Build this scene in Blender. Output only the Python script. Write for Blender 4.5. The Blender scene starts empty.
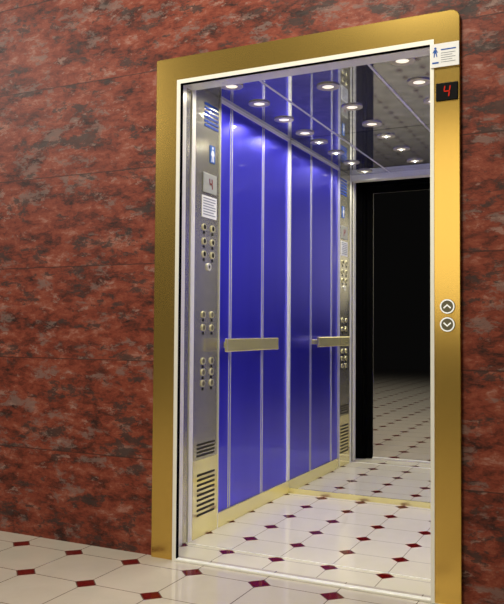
import bpy, bmesh, math
from mathutils import Vector, Matrix
sc=bpy.context.scene
sc.view_settings.view_transform='Standard'
COL=sc.collection
WL={}
# ---------------- materials ----------------
class NT:
    def __init__(s,name):
        s.m=bpy.data.materials.new(name); s.m.use_nodes=True
        s.t=s.m.node_tree; s.n=s.t.nodes; s.b=s.n['Principled BSDF']
    def node(s,ty,**k):
        n=s.n.new(ty)
        for a,v in k.items(): setattr(n,a,v)
        return n
    def put(s,sock,v):
        if v is None: return
        if isinstance(v,bpy.types.NodeSocket): s.t.links.new(v,sock)
        else: sock.default_value=v
    def math(s,op,a,b=None,c=None,clamp=False):
        n=s.node('ShaderNodeMath',operation=op,use_clamp=clamp)
        s.put(n.inputs[0],a); s.put(n.inputs[1],b); s.put(n.inputs[2],c)
        return n.outputs[0]
    def vmath(s,op,a,b=None):
        n=s.node('ShaderNodeVectorMath',operation=op)
        s.put(n.inputs[0],a); s.put(n.inputs[1],b)
        return n.outputs[0]
    def mix(s,f,a,b,bt='MIX'):
        n=s.node('ShaderNodeMix',data_type='RGBA',blend_type=bt)
        s.put(n.inputs[0],f); s.put(n.inputs[6],a); s.put(n.inputs[7],b)
        return n.outputs[2]
    def ramp(s,f,stops):
        n=s.node('ShaderNodeValToRGB'); s.put(n.inputs[0],f)
        e=n.color_ramp.elements
        while len(e)<len(stops): e.new(0.5)
        for i,(p,c) in enumerate(stops):
            e[i].position=p; e[i].color=c if len(c)==4 else (*c,1)
        return n.outputs[0]
    def noise(s,v,scale,detail=4,rough=.5,dist=0):
        n=s.node('ShaderNodeTexNoise'); s.put(n.inputs['Vector'],v)
        n.inputs['Scale'].default_value=scale; n.inputs['Detail'].default_value=detail
        n.inputs['Roughness'].default_value=rough; n.inputs['Distortion'].default_value=dist
        return n.outputs[0]
    def pos(s): return s.node('ShaderNodeNewGeometry').outputs['Position']
    def set(s,**k):
        for a,v in k.items(): s.put(s.b.inputs[a.replace('_',' ')],v)
        return s
    def bump(s,h,st,d=.01):
        n=s.node('ShaderNodeBump'); n.inputs['Strength'].default_value=st; n.inputs['Distance'].default_value=d
        s.put(n.inputs['Height'],h); s.put(s.b.inputs['Normal'],n.outputs[0])

def simple(name,c,metal=0,rough=.4,em=None,es=0,var=.06,vs=(40,40,40),spec=.5):
    t=NT(name)
    v=t.vmath('MULTIPLY',t.pos(),vs)
    f=t.noise(v,1,2)
    c1=tuple(x*(1-var) for x in c)+(1,); c2=tuple(min(1,x*(1+var)) for x in c)+(1,)
    t.set(Base_Color=t.mix(f,c1,c2),Metallic=metal,Roughness=rough)
    t.put(t.b.inputs['Specular IOR Level'],spec)
    if em: t.set(Emission_Color=(*em,1),Emission_Strength=es)
    return t.m

def marble():
    t=NT('red_marble'); p=t.pos()
    sx=t.node('ShaderNodeSeparateXYZ'); t.put(sx.inputs[0],p)
    zz=t.math('DIVIDE',t.math('ADD',sx.outputs[2],.02),.46)
    fz=t.math('FLOOR',zz)
    cb=t.node('ShaderNodeCombineXYZ'); t.put(cb.inputs[2],fz)
    wn=t.node('ShaderNodeTexWhiteNoise',noise_dimensions='3D'); t.put(wn.inputs[0],cb.outputs[0])
    off=t.vmath('MULTIPLY',wn.outputs['Color'],(9,9,9))
    q=t.vmath('ADD',t.vmath('MULTIPLY',p,(.68,1,1.5)),off)
    wp=t.node('ShaderNodeTexNoise'); t.put(wp.inputs['Vector'],q); wp.inputs['Scale'].default_value=14; wp.inputs['Detail'].default_value=8; wp.inputs['Roughness'].default_value=.7
    q2=t.vmath('ADD',q,t.vmath('MULTIPLY',t.vmath('SUBTRACT',wp.outputs['Color'],(.5,.5,.5)),(.07,.07,.07)))
    n1=t.noise(q2,8.5,15,.80,.0)
    base=t.ramp(n1,[(.38,(.024,.010,.008)),(.44,(.10,.023,.013)),(.50,(.19,.038,.020)),(.56,(.245,.060,.032)),(.63,(.33,.155,.115))])
    n3=t.noise(t.vmath('ADD',q2,(7,2,4)),6.5,15,.78,.0)
    c=t.mix(t.ramp(n3,[(.555,(0,0,0)),(.58,(.68,.68,.68))]),base,(.19,.13,.11,1))
    n4=t.noise(t.vmath('ADD',q2,(3,5,1)),7.5,15,.78,.0)
    c=t.mix(t.ramp(n4,[(.545,(0,0,0)),(.57,(.82,.82,.82))]),c,(.040,.028,.024,1))
    n5=t.noise(t.vmath('ADD',q2,(1,8,6)),14,12,.75,.0)
    c=t.mix(t.ramp(n5,[(.59,(0,0,0)),(.62,(.6,.6,.6))]),c,(.33,.21,.17,1))
    jt=t.math('LESS_THAN',t.math('ABSOLUTE',t.math('SUBTRACT',zz,t.math('ROUND',zz))),.006)
    c=t.mix(t.math('MULTIPLY',jt,.65),c,(.03,.015,.012,1))
    t.set(Base_Color=c,Roughness=.5)
    t.put(t.b.inputs['Specular IOR Level'],.22)
    return t.m

def tiles(name,s,ox,oy,r,g,c1,c2,red,grout,rough):
    t=NT(name); sx=t.node('ShaderNodeSeparateXYZ'); t.put(sx.inputs[0],t.pos())
    def d(o,off):
        a=t.math('DIVIDE',t.math('SUBTRACT',o,off),s)
        return t.math('MULTIPLY',t.math('ABSOLUTE',t.math('SUBTRACT',a,t.math('ROUND',a))),s)
    dx=d(sx.outputs[0],ox); dy=d(sx.outputs[1],oy)
    sm=t.math('ADD',dx,dy)
    dia=t.math('LESS_THAN',sm,r)
    gr=t.math('LESS_THAN',t.math('MINIMUM',dx,dy),g)
    ed=t.math('LESS_THAN',t.math('ABSOLUTE',t.math('SUBTRACT',sm,r)),g*1.4)
    n=t.noise(t.pos(),6,5,.6,.5)
    c=t.mix(n,(*c1,1),(*c2,1))
    c=t.mix(gr,c,(*grout,1)); c=t.mix(dia,c,(*red,1)); c=t.mix(ed,c,(*grout,1))
    t.set(Base_Color=c,Roughness=rough)
    t.put(t.b.inputs['Specular IOR Level'],t.math('SUBTRACT',.65,t.math('MULTIPLY',dia,.45)))
    return t.m

def brass(name,c1,c2,rough,scale,metal=1.0,bump=.03,rv=.06):
    t=NT(name); v=t.vmath('MULTIPLY',t.pos(),scale)
    n=t.noise(v,1,4,.6)
    t.set(Base_Color=t.mix(n,(*c1,1),(*c2,1)),Metallic=metal,Roughness=t.math('ADD',t.math('MULTIPLY',n,rv),rough-rv/2))
    if bump: t.bump(n,bump,.001)
    return t.m

M={}
M['marble']=marble()
M['floor']=tiles('landing_tiles',.32,-1.98,-.45,.052,.0021,(.49,.44,.35),(.59,.53,.43),(.11,.004,.004),(.12,.09,.07),.05)
M['cfloor']=tiles('cabin_tiles',.255,-1.665,.97,.043,.0017,(.69,.64,.48),(.79,.74,.57),(.12,.003,.003),(.24,.2,.15),.04)
M['brass']=brass('brushed_brass',(.77,.51,.12),(.78,.52,.125),.21,(3,3,3),.84,0,.02)
M['brassv']=brass('polished_brass',(.98,.90,.42),(.99,.92,.45),.08,(9,9,9),.68,0)
M['steel']=brass('brushed_steel',(.55,.53,.42),(.63,.61,.48),.18,(120,120,3),.82)
M['cream']=simple('cream_steel',(.95,.94,.83),.15,.3,var=.02)
M['dark']=simple('dark_metal_shade',(.003,.003,.003),.0,.9,spec=0)  # near-black without gloss: dark metal, and painted shade in the wall gap
M['slot']=simple('vent_slot_dark',(.03,.026,.015),.0,.6,spec=.2)
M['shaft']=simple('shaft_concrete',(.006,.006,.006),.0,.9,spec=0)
M['ceil']=simple('polished_steel_ceiling',(.58,.60,.63),.88,.035,var=.35,vs=(13,13,13))
M['mirror']=simple('mirror_glass',(.82,.83,.83),1,.0,var=.0)
M['chrome']=simple('chrome',(.94,.93,.84),.5,.16,var=.02)
M['rim']=simple('rim_metal',(.74,.69,.52),.5,.25,var=.02)
M['black']=simple('black_plastic',(.008,.008,.008),0,.4,spec=.05)
M['white']=simple('white_print',(.82,.82,.80),0,.45)
M['ringw']=simple('lit_white_ring',(.85,.85,.80),0,.4,em=(1,1,.92),es=.35)
M['screen']=simple('grey_screen',(.36,.37,.33),0,.3)
M['bluep']=simple('blue_print',(.02,.10,.40),0,.5,spec=.2)
M['bluev']=simple('blue_grille',(.01,.035,.22),0,.5,spec=.2)
M['redp']=simple('red_led',(.35,.015,.01),0,.4,em=(1,.05,.02),es=.3,spec=0)
M['redd']=simple('red_print',(.22,.015,.015),0,.4)
M['grey']=simple('grey_print',(.2,.22,.25),0,.5)
M['olive']=simple('olive_button',(.16,.145,.08),.4,.4)
M['ring']=simple('warm_ring_metal',(.92,.87,.55),.5,.22)
M['lamp']=simple('warm_lamp_glass',(1,.95,.8),0,.3,em=(1,.90,.66),es=.9)
def blue():
    t=NT('blue_lacquer'); n=t.noise(t.vmath('MULTIPLY',t.pos(),(4,4,.6)),1,3)
    t.set(Base_Color=t.mix(n,(.055,.047,.88,1),(.095,.083,1,1)),Metallic=.86,Roughness=.33)
    t.put(t.b.inputs['Coat Weight'],.6); t.put(t.b.inputs['Coat Roughness'],.03)
    return t.m
M['blue']=blue()

# ---------------- mesh helpers ----------------
class MB:
    def __init__(s): s.b=bmesh.new()
    def box(s,x0,x1,y0,y1,z0,z1):
        r=bmesh.ops.create_cube(s.b,size=1)
        bmesh.ops.scale(s.b,vec=(x1-x0,y1-y0,z1-z0),verts=r['verts'])
        bmesh.ops.translate(s.b,vec=((x0+x1)/2,(y0+y1)/2,(z0+z1)/2),verts=r['verts'])
        return s
    def cone(s,c,ax,r1,r2,d,seg=32):
        q=Vector((0,0,1)).rotation_difference(Vector(ax)).to_matrix().to_4x4()
        bmesh.ops.create_cone(s.b,cap_ends=True,segments=seg,radius1=r1,radius2=r2,depth=d,matrix=Matrix.Translation(c)@q)
        return s
    def ring(s,c,ax,ri,ro,d,seg=32):
        q=Vector((0,0,1)).rotation_difference(Vector(ax)).to_matrix().to_4x4(); Mx=Matrix.Translation(c)@q
        L=[]
        for i in range(seg):
            a=2*math.pi*i/seg; cc,ss=math.cos(a),math.sin(a)
            L.append([s.b.verts.new(Mx@Vector((r*cc,r*ss,z))) for r,z in((ri,-d/2),(ro,-d/2),(ro,d/2),(ri,d/2))])
        for i in range(seg):
            A=L[i];B=L[(i+1)%seg]
            for k in range(4):
                s.b.faces.new((A[k],B[k],B[(k+1)%4],A[(k+1)%4]))
        return s
    def prism(s,pts,vec):
        a=[s.b.verts.new(p) for p in pts]; b=[s.b.verts.new(Vector(p)+Vector(vec)) for p in pts]
        s.b.faces.new(a); s.b.faces.new(b[::-1]); n=len(a)
        for i in range(n): s.b.faces.new((a[i],b[i],b[(i+1)%n],a[(i+1)%n]))
        return s
    def out(s,name,mat,parent=None,bevel=0,smooth=False,**props):
        b=s.b; bmesh.ops.recalc_face_normals(b,faces=b.faces[:])
        xs=[v.co for v in b.verts]
        mn=[min(v[i] for v in xs) for i in range(3)]; mx=[max(v[i] for v in xs) for i in range(3)]
        o=Vector(((mn[0]+mx[0])/2,(mn[1]+mx[1])/2,mn[2]))
        for v in b.verts: v.co-=o
        me=bpy.data.meshes.new(name); b.to_mesh(me); b.free()
        me.materials.append(M[mat] if isinstance(mat,str) else mat)
        if smooth:
            for p in me.polygons: p.use_smooth=len(p.vertices)==4
        ob=bpy.data.objects.new(name,me); COL.objects.link(ob)
        place(ob,o,parent)
        if bevel:
            m=ob.modifiers.new('bevel','BEVEL'); m.width=bevel; m.segments=2; m.limit_method='ANGLE'
        for k,v in props.items(): ob[k]=v
        return ob
def place(ob,o,parent):
    WL[ob.name]=Vector(o)
    if parent: ob.parent=parent; ob.location=Vector(o)-WL[parent.name]
    else: ob.location=o
def empty(name,o,parent=None,**props):
    e=bpy.data.objects.new(name,None); e.empty_display_size=.1; COL.objects.link(e); place(e,Vector(o),parent)
    for k,v in props.items(): e[k]=v
    return e

H=1.054
XL,XR,YB,ZC=-1.919,-.543,1.527,2.296
OL,OR,OT=-1.808,-.654,2.19
FL,FR,FT=-1.942,-.538,2.318
YF=.29           # front of car side walls
WT=.045          # landing wall thickness
HL,HR,HT=OL-.05,OR+.05,OT+.05   # hole in the landing wall
FY=-.022
rr=.035
iL,iR,iT=OL-.016,OR+.012,OT+.016
# ---------------- setting ----------------
w=MB(); w.box(-9,HL,0,WT,0,4).box(HR,4,0,WT,0,4).box(HL,HR,0,WT,HT,4)
w.out('wall_landing','marble',kind='structure',label='red and brown veined marble slab wall around the elevator')
t1=MB().box(HL-.5,HL-.001,WT,WT+.004,0,2.6).box(HR+.001,HR+.5,WT,WT+.004,0,2.6).box(HL,HR,WT,WT+.004,HT+.001,2.6)
t1.box(HL,HL+.004,.005,WT+.004,0,HT-.004).box(HR-.004,HR,.005,WT+.004,0,HT-.004).box(HL,HR,.005,WT+.004,HT-.004,HT)
t1.out('gap_shade_1','dark',kind='structure',label='black sheets added behind the landing wall for the shade in the gap')  # added black sheets, so the gap seen in the mirror stays dark
MB().box(-9,4,-14,0,-.1,0).box(HL,HR,0,.05,-.1,0).out('floor','floor',kind='structure',label='glossy cream tile floor with dark red diamond insets')
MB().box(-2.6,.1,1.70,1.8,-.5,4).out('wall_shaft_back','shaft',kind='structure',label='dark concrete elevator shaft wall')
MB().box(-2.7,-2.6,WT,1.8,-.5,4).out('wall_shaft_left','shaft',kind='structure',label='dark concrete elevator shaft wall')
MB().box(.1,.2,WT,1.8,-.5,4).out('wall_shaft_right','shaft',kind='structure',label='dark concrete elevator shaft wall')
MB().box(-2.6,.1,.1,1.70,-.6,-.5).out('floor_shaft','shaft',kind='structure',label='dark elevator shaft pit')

# ---------------- frame ----------------
fr=empty('elevator_door_frame',((FL+FR)/2,-.012,0),label='brushed brass elevator door surround with rounded top corners set in marble wall',category='door frame')
def arc(cx,cz,r,a0,a1,n=8): return [(cx+r*math.cos(math.radians(a0+(a1-a0)*i/n)),cz+r*math.sin(math.radians(a0+(a1-a0)*i/n))) for i in range(n+1)]
P=[(FL,0)]+arc(FL+rr*.3,FT-rr*.3,rr*.3,180,90)+arc(FR-rr,FT-rr,rr,90,0)+[(FR,0),(iR,0),(iR,iT),(iL,iT),(iL,0)]
MB().prism([(x,FY,z) for x,z in P],(0,-FY-.001,0)).out('casing','brass',fr,bevel=.003)
def U(xa,xb,za,y0,y1,X0,X1,Z1):
    Q=[(X0,0),(X0,Z1),(X1,Z1),(X1,0),(xb,0),(xb,za),(xa,za),(xa,0)]
    return MB().prism([(x,y0,z) for x,z in Q],(0,y1-y0,0))
U(OL,OR,OT,FY-.003,FY-.0008,iL-.003,iR+.003,iT+.003).out('inner_lip','cream',fr,label='pale polished steel inner edge')
U(OL,OR,OT,FY-.0006,.001,iL+.0005,iR-.0005,iT-.0005).out('shade_backing','dark',fr)  # this strip and the next are added black shade behind the casing
U(OL-.004,OR+.004,OT+.004,.001,.005,HL+.001,HR-.001,HT-.001).out('shade_backing','dark',fr)
MB().box(OL,OR,FY-.006,0,0,.010).out('door_sill','cream',fr,bevel=.002,label='narrow pale metal threshold')

# hall display
dx=-.588
dp=empty('floor_display',(dx,FY,1.945),fr)
MB().box(dx-.043,dx+.043,FY-.006,FY,1.957,2.029).out('display_window','black',dp,bevel=.003,label='black display window')
def four(cx,cz,h,y,axis='x',t=.006,d=.002,sl=.15):
    b=MB(); wd=h*.5
    def seg(a,c):
        ax,az=a; bx,bz=c
        v=Vector((bx-ax,bz-az)).normalized(); n=Vector((-v.y,v.x))*t/2
        pts=[(ax+n.x,az+n.y),(bx+n.x,bz+n.y),(bx-n.x,bz-n.y),(ax-n.x,az-n.y)]
        pts=[(px+sl*pz,pz) for px,pz in pts]
        if axis=='x': b.prism([(cx+px,y,cz+pz) for px,pz in pts],(0,-d,0))
        else: b.prism([(y,cx+px,cz+pz) for px,pz in pts],(d,0,0))
    seg((-wd/2,h/2),(-wd/2,0.003)); seg((-wd/2,0),(wd/2,0)); seg((wd/2,h/2),(wd/2,.003)); seg((wd/2,-.003),(wd/2,-h/2))
    return b
four(dx,1.993,.042,FY-.006,t=.0040).out('digit','redp',dp,label='glowing red digit 4')
# call buttons
def callb(z,up):
    e=empty('call_button',(dx,FY,z-.03),fr,label='round call button with %s arrow'%('up' if up else 'down'))
    MB().cone((dx,FY-.002,z),(0,-1,0),.029,.029,.005).out('button_plate','black',e)
    MB().ring((dx,FY-.005,z),(0,-1,0),.023,.028,.008).out('ring','ringw',e,bevel=.001)
    MB().cone((dx,FY-.005,z),(0,-1,0),.0225,.021,.005).out('button_face','olive',e)
    k=1 if up else -1
    MB().prism([(dx+a,FY-.0072,z+k*b) for a,b in((-.015,-.004),(0,.009),(.015,-.004),(.012,-.009),(0,.0025),(-.012,-.009))],(0,-.002,0)).out('arrow','ringw',e)
callb(1.147,True); callb(1.077,False)
# sign on frame
sx0,sx1,sz0,sz1=-.650,-.540,2.092,2.186
sg=empty('sign',(-.595,FY,sz0),label='small white notice with blue accessibility pictogram and grey text lines',category='sign')
MB().box(sx0,sx1,FY-.008,FY-.0042,sz0,sz1).out('sign_plate','white',sg)
y1=FY-.008; b=MB(); cx=sx0+.018
sgz=sz1-.008
b.cone((cx,y1-.0005,sgz-.010),(0,-1,0),.0045,.0045,.001,16)
def pr(pts): b.prism([(cx+p*.8,y1,sgz+q*.75) for p,q in pts],(0,-.001,0))
pr([(-.006,-.021),(.006,-.021),(.007,-.040),(-.007,-.040)])
pr([(-.013,-.036),(-.006,-.021),(-.004,-.025),(-.010,-.038)]); pr([(.006,-.021),(.013,-.036),(.010,-.038),(.004,-.025)])
pr([(-.007,-.040),(-.001,-.040),(-.004,-.060),(-.008,-.060)]); pr([(.001,-.040),(.007,-.040),(.010,-.060),(.006,-.060)])
b.out('pictogram','bluep',sg)
MB().box(sx0+.006,sx0+.031,y1-.001,y1,sz0+.015,sz0+.021).out('blue_bar','bluep',sg)
MB().box(sx0+.040,sx1-.012,y1-.001,y1,sz1-.028,sz1-.0235).out('blue_bar','bluep',sg)
b=MB()
for i in range(5): b.box(sx0+.040,sx1-.014-.012*(i%2),y1-.001,y1,sz1-.040-.009*i,sz1-.0385-.009*i)
b.out('text_lines','grey',sg)

# ---------------- landing doors retracted ----------------
for a,bb in((-2.42,-1.87),(-.59,-.04)):
    d=empty('landing_door',((a+bb)/2,.075,0),label='retracted dark steel sliding landing door behind the wall',category='elevator door')
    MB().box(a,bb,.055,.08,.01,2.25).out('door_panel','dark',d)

# ---------------- car ----------------
car=empty('elevator_car',((XL+XR)/2,.9,0),label='open elevator car with blue lacquered walls, mirror and tiled floor',category='elevator')
MB().box(XL-.04,XR+.04,.0505,YB+.04,-.06,0).out('car_floor','cfloor',car,label='cream tiled car floor with dark red diamonds')
MB().box(XL,XR,.235,.243,0,.003).out('car_sill','cream',car)
MB().box(XL-.04,XR+.04,.26,YB+.04,ZC,ZC+.06).out('ceiling_panel','ceil',car,label='mirror polished grey steel ceiling')
MB().box(XL-.04,XR+.04,.17,.26,2.252,ZC+.06).out('front_header','cream',car)
MB().box(XL-.04,XR+.04,YB+.004,YB+.04,0,ZC).out('rear_panel','dark',car)
MB().box(XL-.05,XL-.01,YF,YB+.004,0,ZC).out('side_shell','dark',car)
MB().box(XR+.01,XR+.05,YF,YB+.004,0,ZC).out('side_shell','dark',car)
Y1,Y2,Y3=.556,.705,1.126
for sgn,X in((1,XL),(-1,XR)):
    def bx(b,a,c,y0,y1,z0,z1):
        x0,x1=X+sgn*a,X+sgn*c; return b.box(min(x0,x1),max(x0,x1),y0,y1,z0,z1)
    st=Y1 if sgn>0 else YF
    for y0,y1 in ((st,Y2),(Y2,Y3),(Y3,YB-.004)):
        bx(MB(),-.01,0,y0,y1,.0,ZC).out('wall_panel','blue',car,label='glossy blue lacquered wall panel')
    for y in (Y2,Y3):
        bx(MB(),0,.005,y-.013,y-.008,.08,ZC).out('panel_trim','chrome',car,bevel=.001)
        bx(MB(),0,.005,y+.008,y+.013,.08,ZC).out('panel_trim','chrome',car,bevel=.001)
    bx(MB(),0,.012,YB-.018,YB-.002,.08,ZC).out('corner_trim','cream',car,bevel=.001)
    bx(MB(),0,.014,st,YB-.002,0,.078).out('kick_plate','brassv',car,bevel=.002,label='polished brass kick plate')
    bx(MB(),-.04,.012,.14,.20,0,2.252).out('front_post','cream',car,bevel=.002)
    bx(MB(),-.04,.008,.20,.252,0,2.252).out('front_post_recess','steel',car)
    bx(MB(),-.04,.014,.252,YF,0,ZC).out('front_post_edge','cream',car,bevel=.002)
    bx(MB(),0,.012,st,YB-.002,ZC-.016,ZC).out('top_trim','cream',car)
for x in(-1.59,-1.03):
    MB().box(x-.005,x+.005,.265,YB-.001,ZC-.003,ZC).out('ceiling_seam','cream',car)

mi=empty('mirror',((XL+XR)/2,YB,0),label='full width mirror covering the rear wall of the car',category='mirror')
MB().box(XL+.001,XR-.001,YB,YB+.003,.030,ZC-.001).out('mirror_glass','mirror',mi)
MB().box(XL+.014,XR-.014,YB-.006,YB+.002,0.0005,.034).out('mirror_trim','brassv',mi,bevel=.001,label='pale brass strip below the mirror')

# lights
pos=[(x,y) for x in(-1.755,-.872) for y in(.39,.72,1.065,1.40)]+[(-1.31,y) for y in(.60,.99,1.37)]
for x,y in pos:
    e=empty('downlight',(x,y,ZC-.008),label='round recessed ceiling downlight with chrome rim',category='ceiling light',group='downlights in the car ceiling')
    MB().ring((x,y,ZC-.0035),(0,0,1),.030,.059,.0065).out('rim','rim',e,bevel=.002)
    MB().cone((x,y,ZC-.002),(0,0,1),.030,.030,.003).out('lens','lamp',e)
    l=bpy.data.lights.new('car_lamp','SPOT'); l.energy=9; l.color=(1,.93,.78); l.spot_size=math.radians(160); l.spot_blend=.9; l.shadow_soft_size=.002
    lo=bpy.data.objects.new('car_lamp',l); COL.objects.link(lo); lo.location=(x,y,ZC-.0095)

# handrail
xr=-1.84
hr=empty('handrail',(XL,.85,.93),label='flat brass handrail bar on brackets along the blue wall',category='handrail')
z0,z1=.932,1.003
yA,yB2=.51,1.185
MB().box(xr-.008,xr+.008,yA,yB2,z0,z1).out('rail_bar','brassv',hr,bevel=.006)
for y in(yA+.14,yB2-.10):
    MB().box(XL+.0,xr-.006,y-.018,y+.018,z0+.018,z1-.018).out('bracket','brassv',hr,bevel=.004)

# control panel
PA,PB=YF+.002,.556
cp=empty('control_panel',(XL,(PA+PB)/2,.0),label='tall brushed steel car operating panel with buttons, display and vents',category='control panel')
X=XL+.012
MB().box(XL-.008,X,PA,PB-.004,.07,ZC-.002).out('panel_body','steel',cp,bevel=.002)
MB().box(XL-.008,X+.002,PA,PB-.004,0,.39).out('lower_reflection','brassv',cp,bevel=.002,label='brass-coloured plate for the yellow reflection on the lower panel')  # yellow reflection on the steel panel, put in as a brass-coloured plate
MB().box(XL-.008,X+.006,PB-.007,PB-.001,0,ZC-.002).out('edge_strip','chrome',cp)
def slots(z0,z1,n,name,mat,h=.5,ya=.335,yb=.515,x=X):
    b=MB()
    for i in range(n):
        zz=z0+(z1-z0)*(i+.5)/n; hh=(z1-z0)/n*h/2
        b.box(x,x+.003,ya,yb,zz-hh,zz+hh)
    b.out(name,mat,cp)
slots(2.10,2.235,6,'upper_vent','bluev',.55,.38,.53)
slots(.40,.475,4,'vent','slot'); slots(.10,.325,9,'vent','slot',h=.42,x=X+.002)
def wb(y0,y1,z0,z1,name,mat,d=.004,par=cp,**k): return MB().box(X,X+d,y0,y1,z0,z1).out(name,mat,par,**k)
yc=.435
bs=empty('accessibility_sticker',(X,yc+.03,1.92),cp)
yq=yc+.03
wb(yq-.026,yq+.026,1.925,2.015,'sticker_plate','bluep',par=bs)
b=MB(); b.cone((X+.0045,yq,2.003),(1,0,0),.007,.007,.001,16)
for pts in ([(-.009,-.024),(.009,-.024),(.009,-.052),(-.009,-.052)],[(-.019,-.050),(-.009,-.024),(-.007,-.032),(-.014,-.053)],[(.009,-.024),(.019,-.050),(.014,-.053),(.007,-.032)],
            [(-.009,-.052),(-.002,-.052),(-.005,-.084),(-.012,-.084)],[(.002,-.052),(.009,-.052),(.012,-.084),(.005,-.084)]):
    b.prism([(X+.004,yq+p,2.015+q) for p,q in pts],(.001,0,0))
b.out('pictogram','white',bs,label='white standing figure')
ds=empty('car_display',(X,yc,1.75),cp)
wb(yc-.070,yc+.075,1.760,1.862,'screen','screen',.006,ds,bevel=.002)
four(yc+.01,1.81,.052,X+.006,'y',.007,.002,-.1).out('digit','redd',ds,label='dark red digit 4')
no=empty('notice',(X,yc,1.63),cp)
wb(yc-.075,yc+.08,1.63,1.743,'notice_plate','white',.003,no)
b=MB()
for i in range(7): b.box(X+.003,X+.004,yc-.064,yc+.067-.02*(i%3==2),1.727-.014*i,1.732-.014*i)
b.out('text_lines','grey',no)
for z in(1.578,1.505,1.438,1.127,1.059,.888,.831,.774):
    for y in(.385,.475):
        e=empty('button',(X,y,z-.022),cp)
        MB().ring((X+.003,y,z),(1,0,0),.013,.018,.006,20).out('ring','ring',e)
        MB().cone((X+.003,y,z),(1,0,0),.0135,.012,.007,20).out('button_cap','black' if z>1.2 else 'olive',e)
        MB().cone((X+.001,y,z-.029),(1,0,0),.007,.007,.004,12).out('indicator','black',e)
MB().ring((X+.004,yc,1.375),(1,0,0),.010,.020,.009,20).out('key_switch','chrome',cp)
MB().cone((X+.003,yc,1.375),(1,0,0),.010,.010,.006,16).out('keyhole','black',cp)

# ---------------- lighting ----------------
def area(name,loc,tgt,size,en,col=(1,1,1),spread=180):
    l=bpy.data.lights.new(name,'AREA'); l.shape='DISK'; l.size=size; l.energy=en; l.color=col; l.spread=math.radians(spread)
    o=bpy.data.objects.new(name,l); COL.objects.link(o); o.location=loc
    o.rotation_euler=(Vector(tgt)-Vector(loc)).to_track_quat('-Z','Y').to_euler()
area('unseen_hall_light',(-5.6,-2.9,3.6),(-3.0,0,1.8),1.6,105,(1,.93,.85))
area('unseen_hall_light',(-1.25,-3.6,2.0),(-1.0,0,1.6),1.7,12,(1,.88,.66))  # added warm light for a highlight on the right jamb, no real fitting
area('unseen_hall_light',(-1.2,-1.8,3.9),(-1.1,-.6,0),1.0,88,(1,.94,.82))
l=bpy.data.lights.new('far_floor_fill','SPOT'); l.energy=480; l.color=(1,.95,.85); l.spot_size=math.radians(120); l.spot_blend=1; l.shadow_soft_size=.15  # added spot to brighten the mirrored far floor, no real fitting
o=bpy.data.objects.new('far_floor_fill',l); COL.objects.link(o); o.location=(-3.6,-5.6,4.8)
wd=bpy.data.worlds.new('world'); sc.world=wd; wd.use_nodes=True
wd.node_tree.nodes['Background'].inputs[0].default_value=(1,.95,.9,1)
wd.node_tree.nodes['Background'].inputs[1].default_value=.003
# camera
cd=bpy.data.cameras.new('camera'); co=bpy.data.objects.new('camera',cd); COL.objects.link(co)
cd.lens=45; cd.sensor_width=36
from mathutils import Euler
R=Euler((math.radians(92.05),0,math.radians(25.7))).to_matrix()@Matrix.Rotation(math.radians(.4),3,'Z')
co.rotation_euler=R.to_euler(); co.location=(0,-3,H)
sc.camera=co
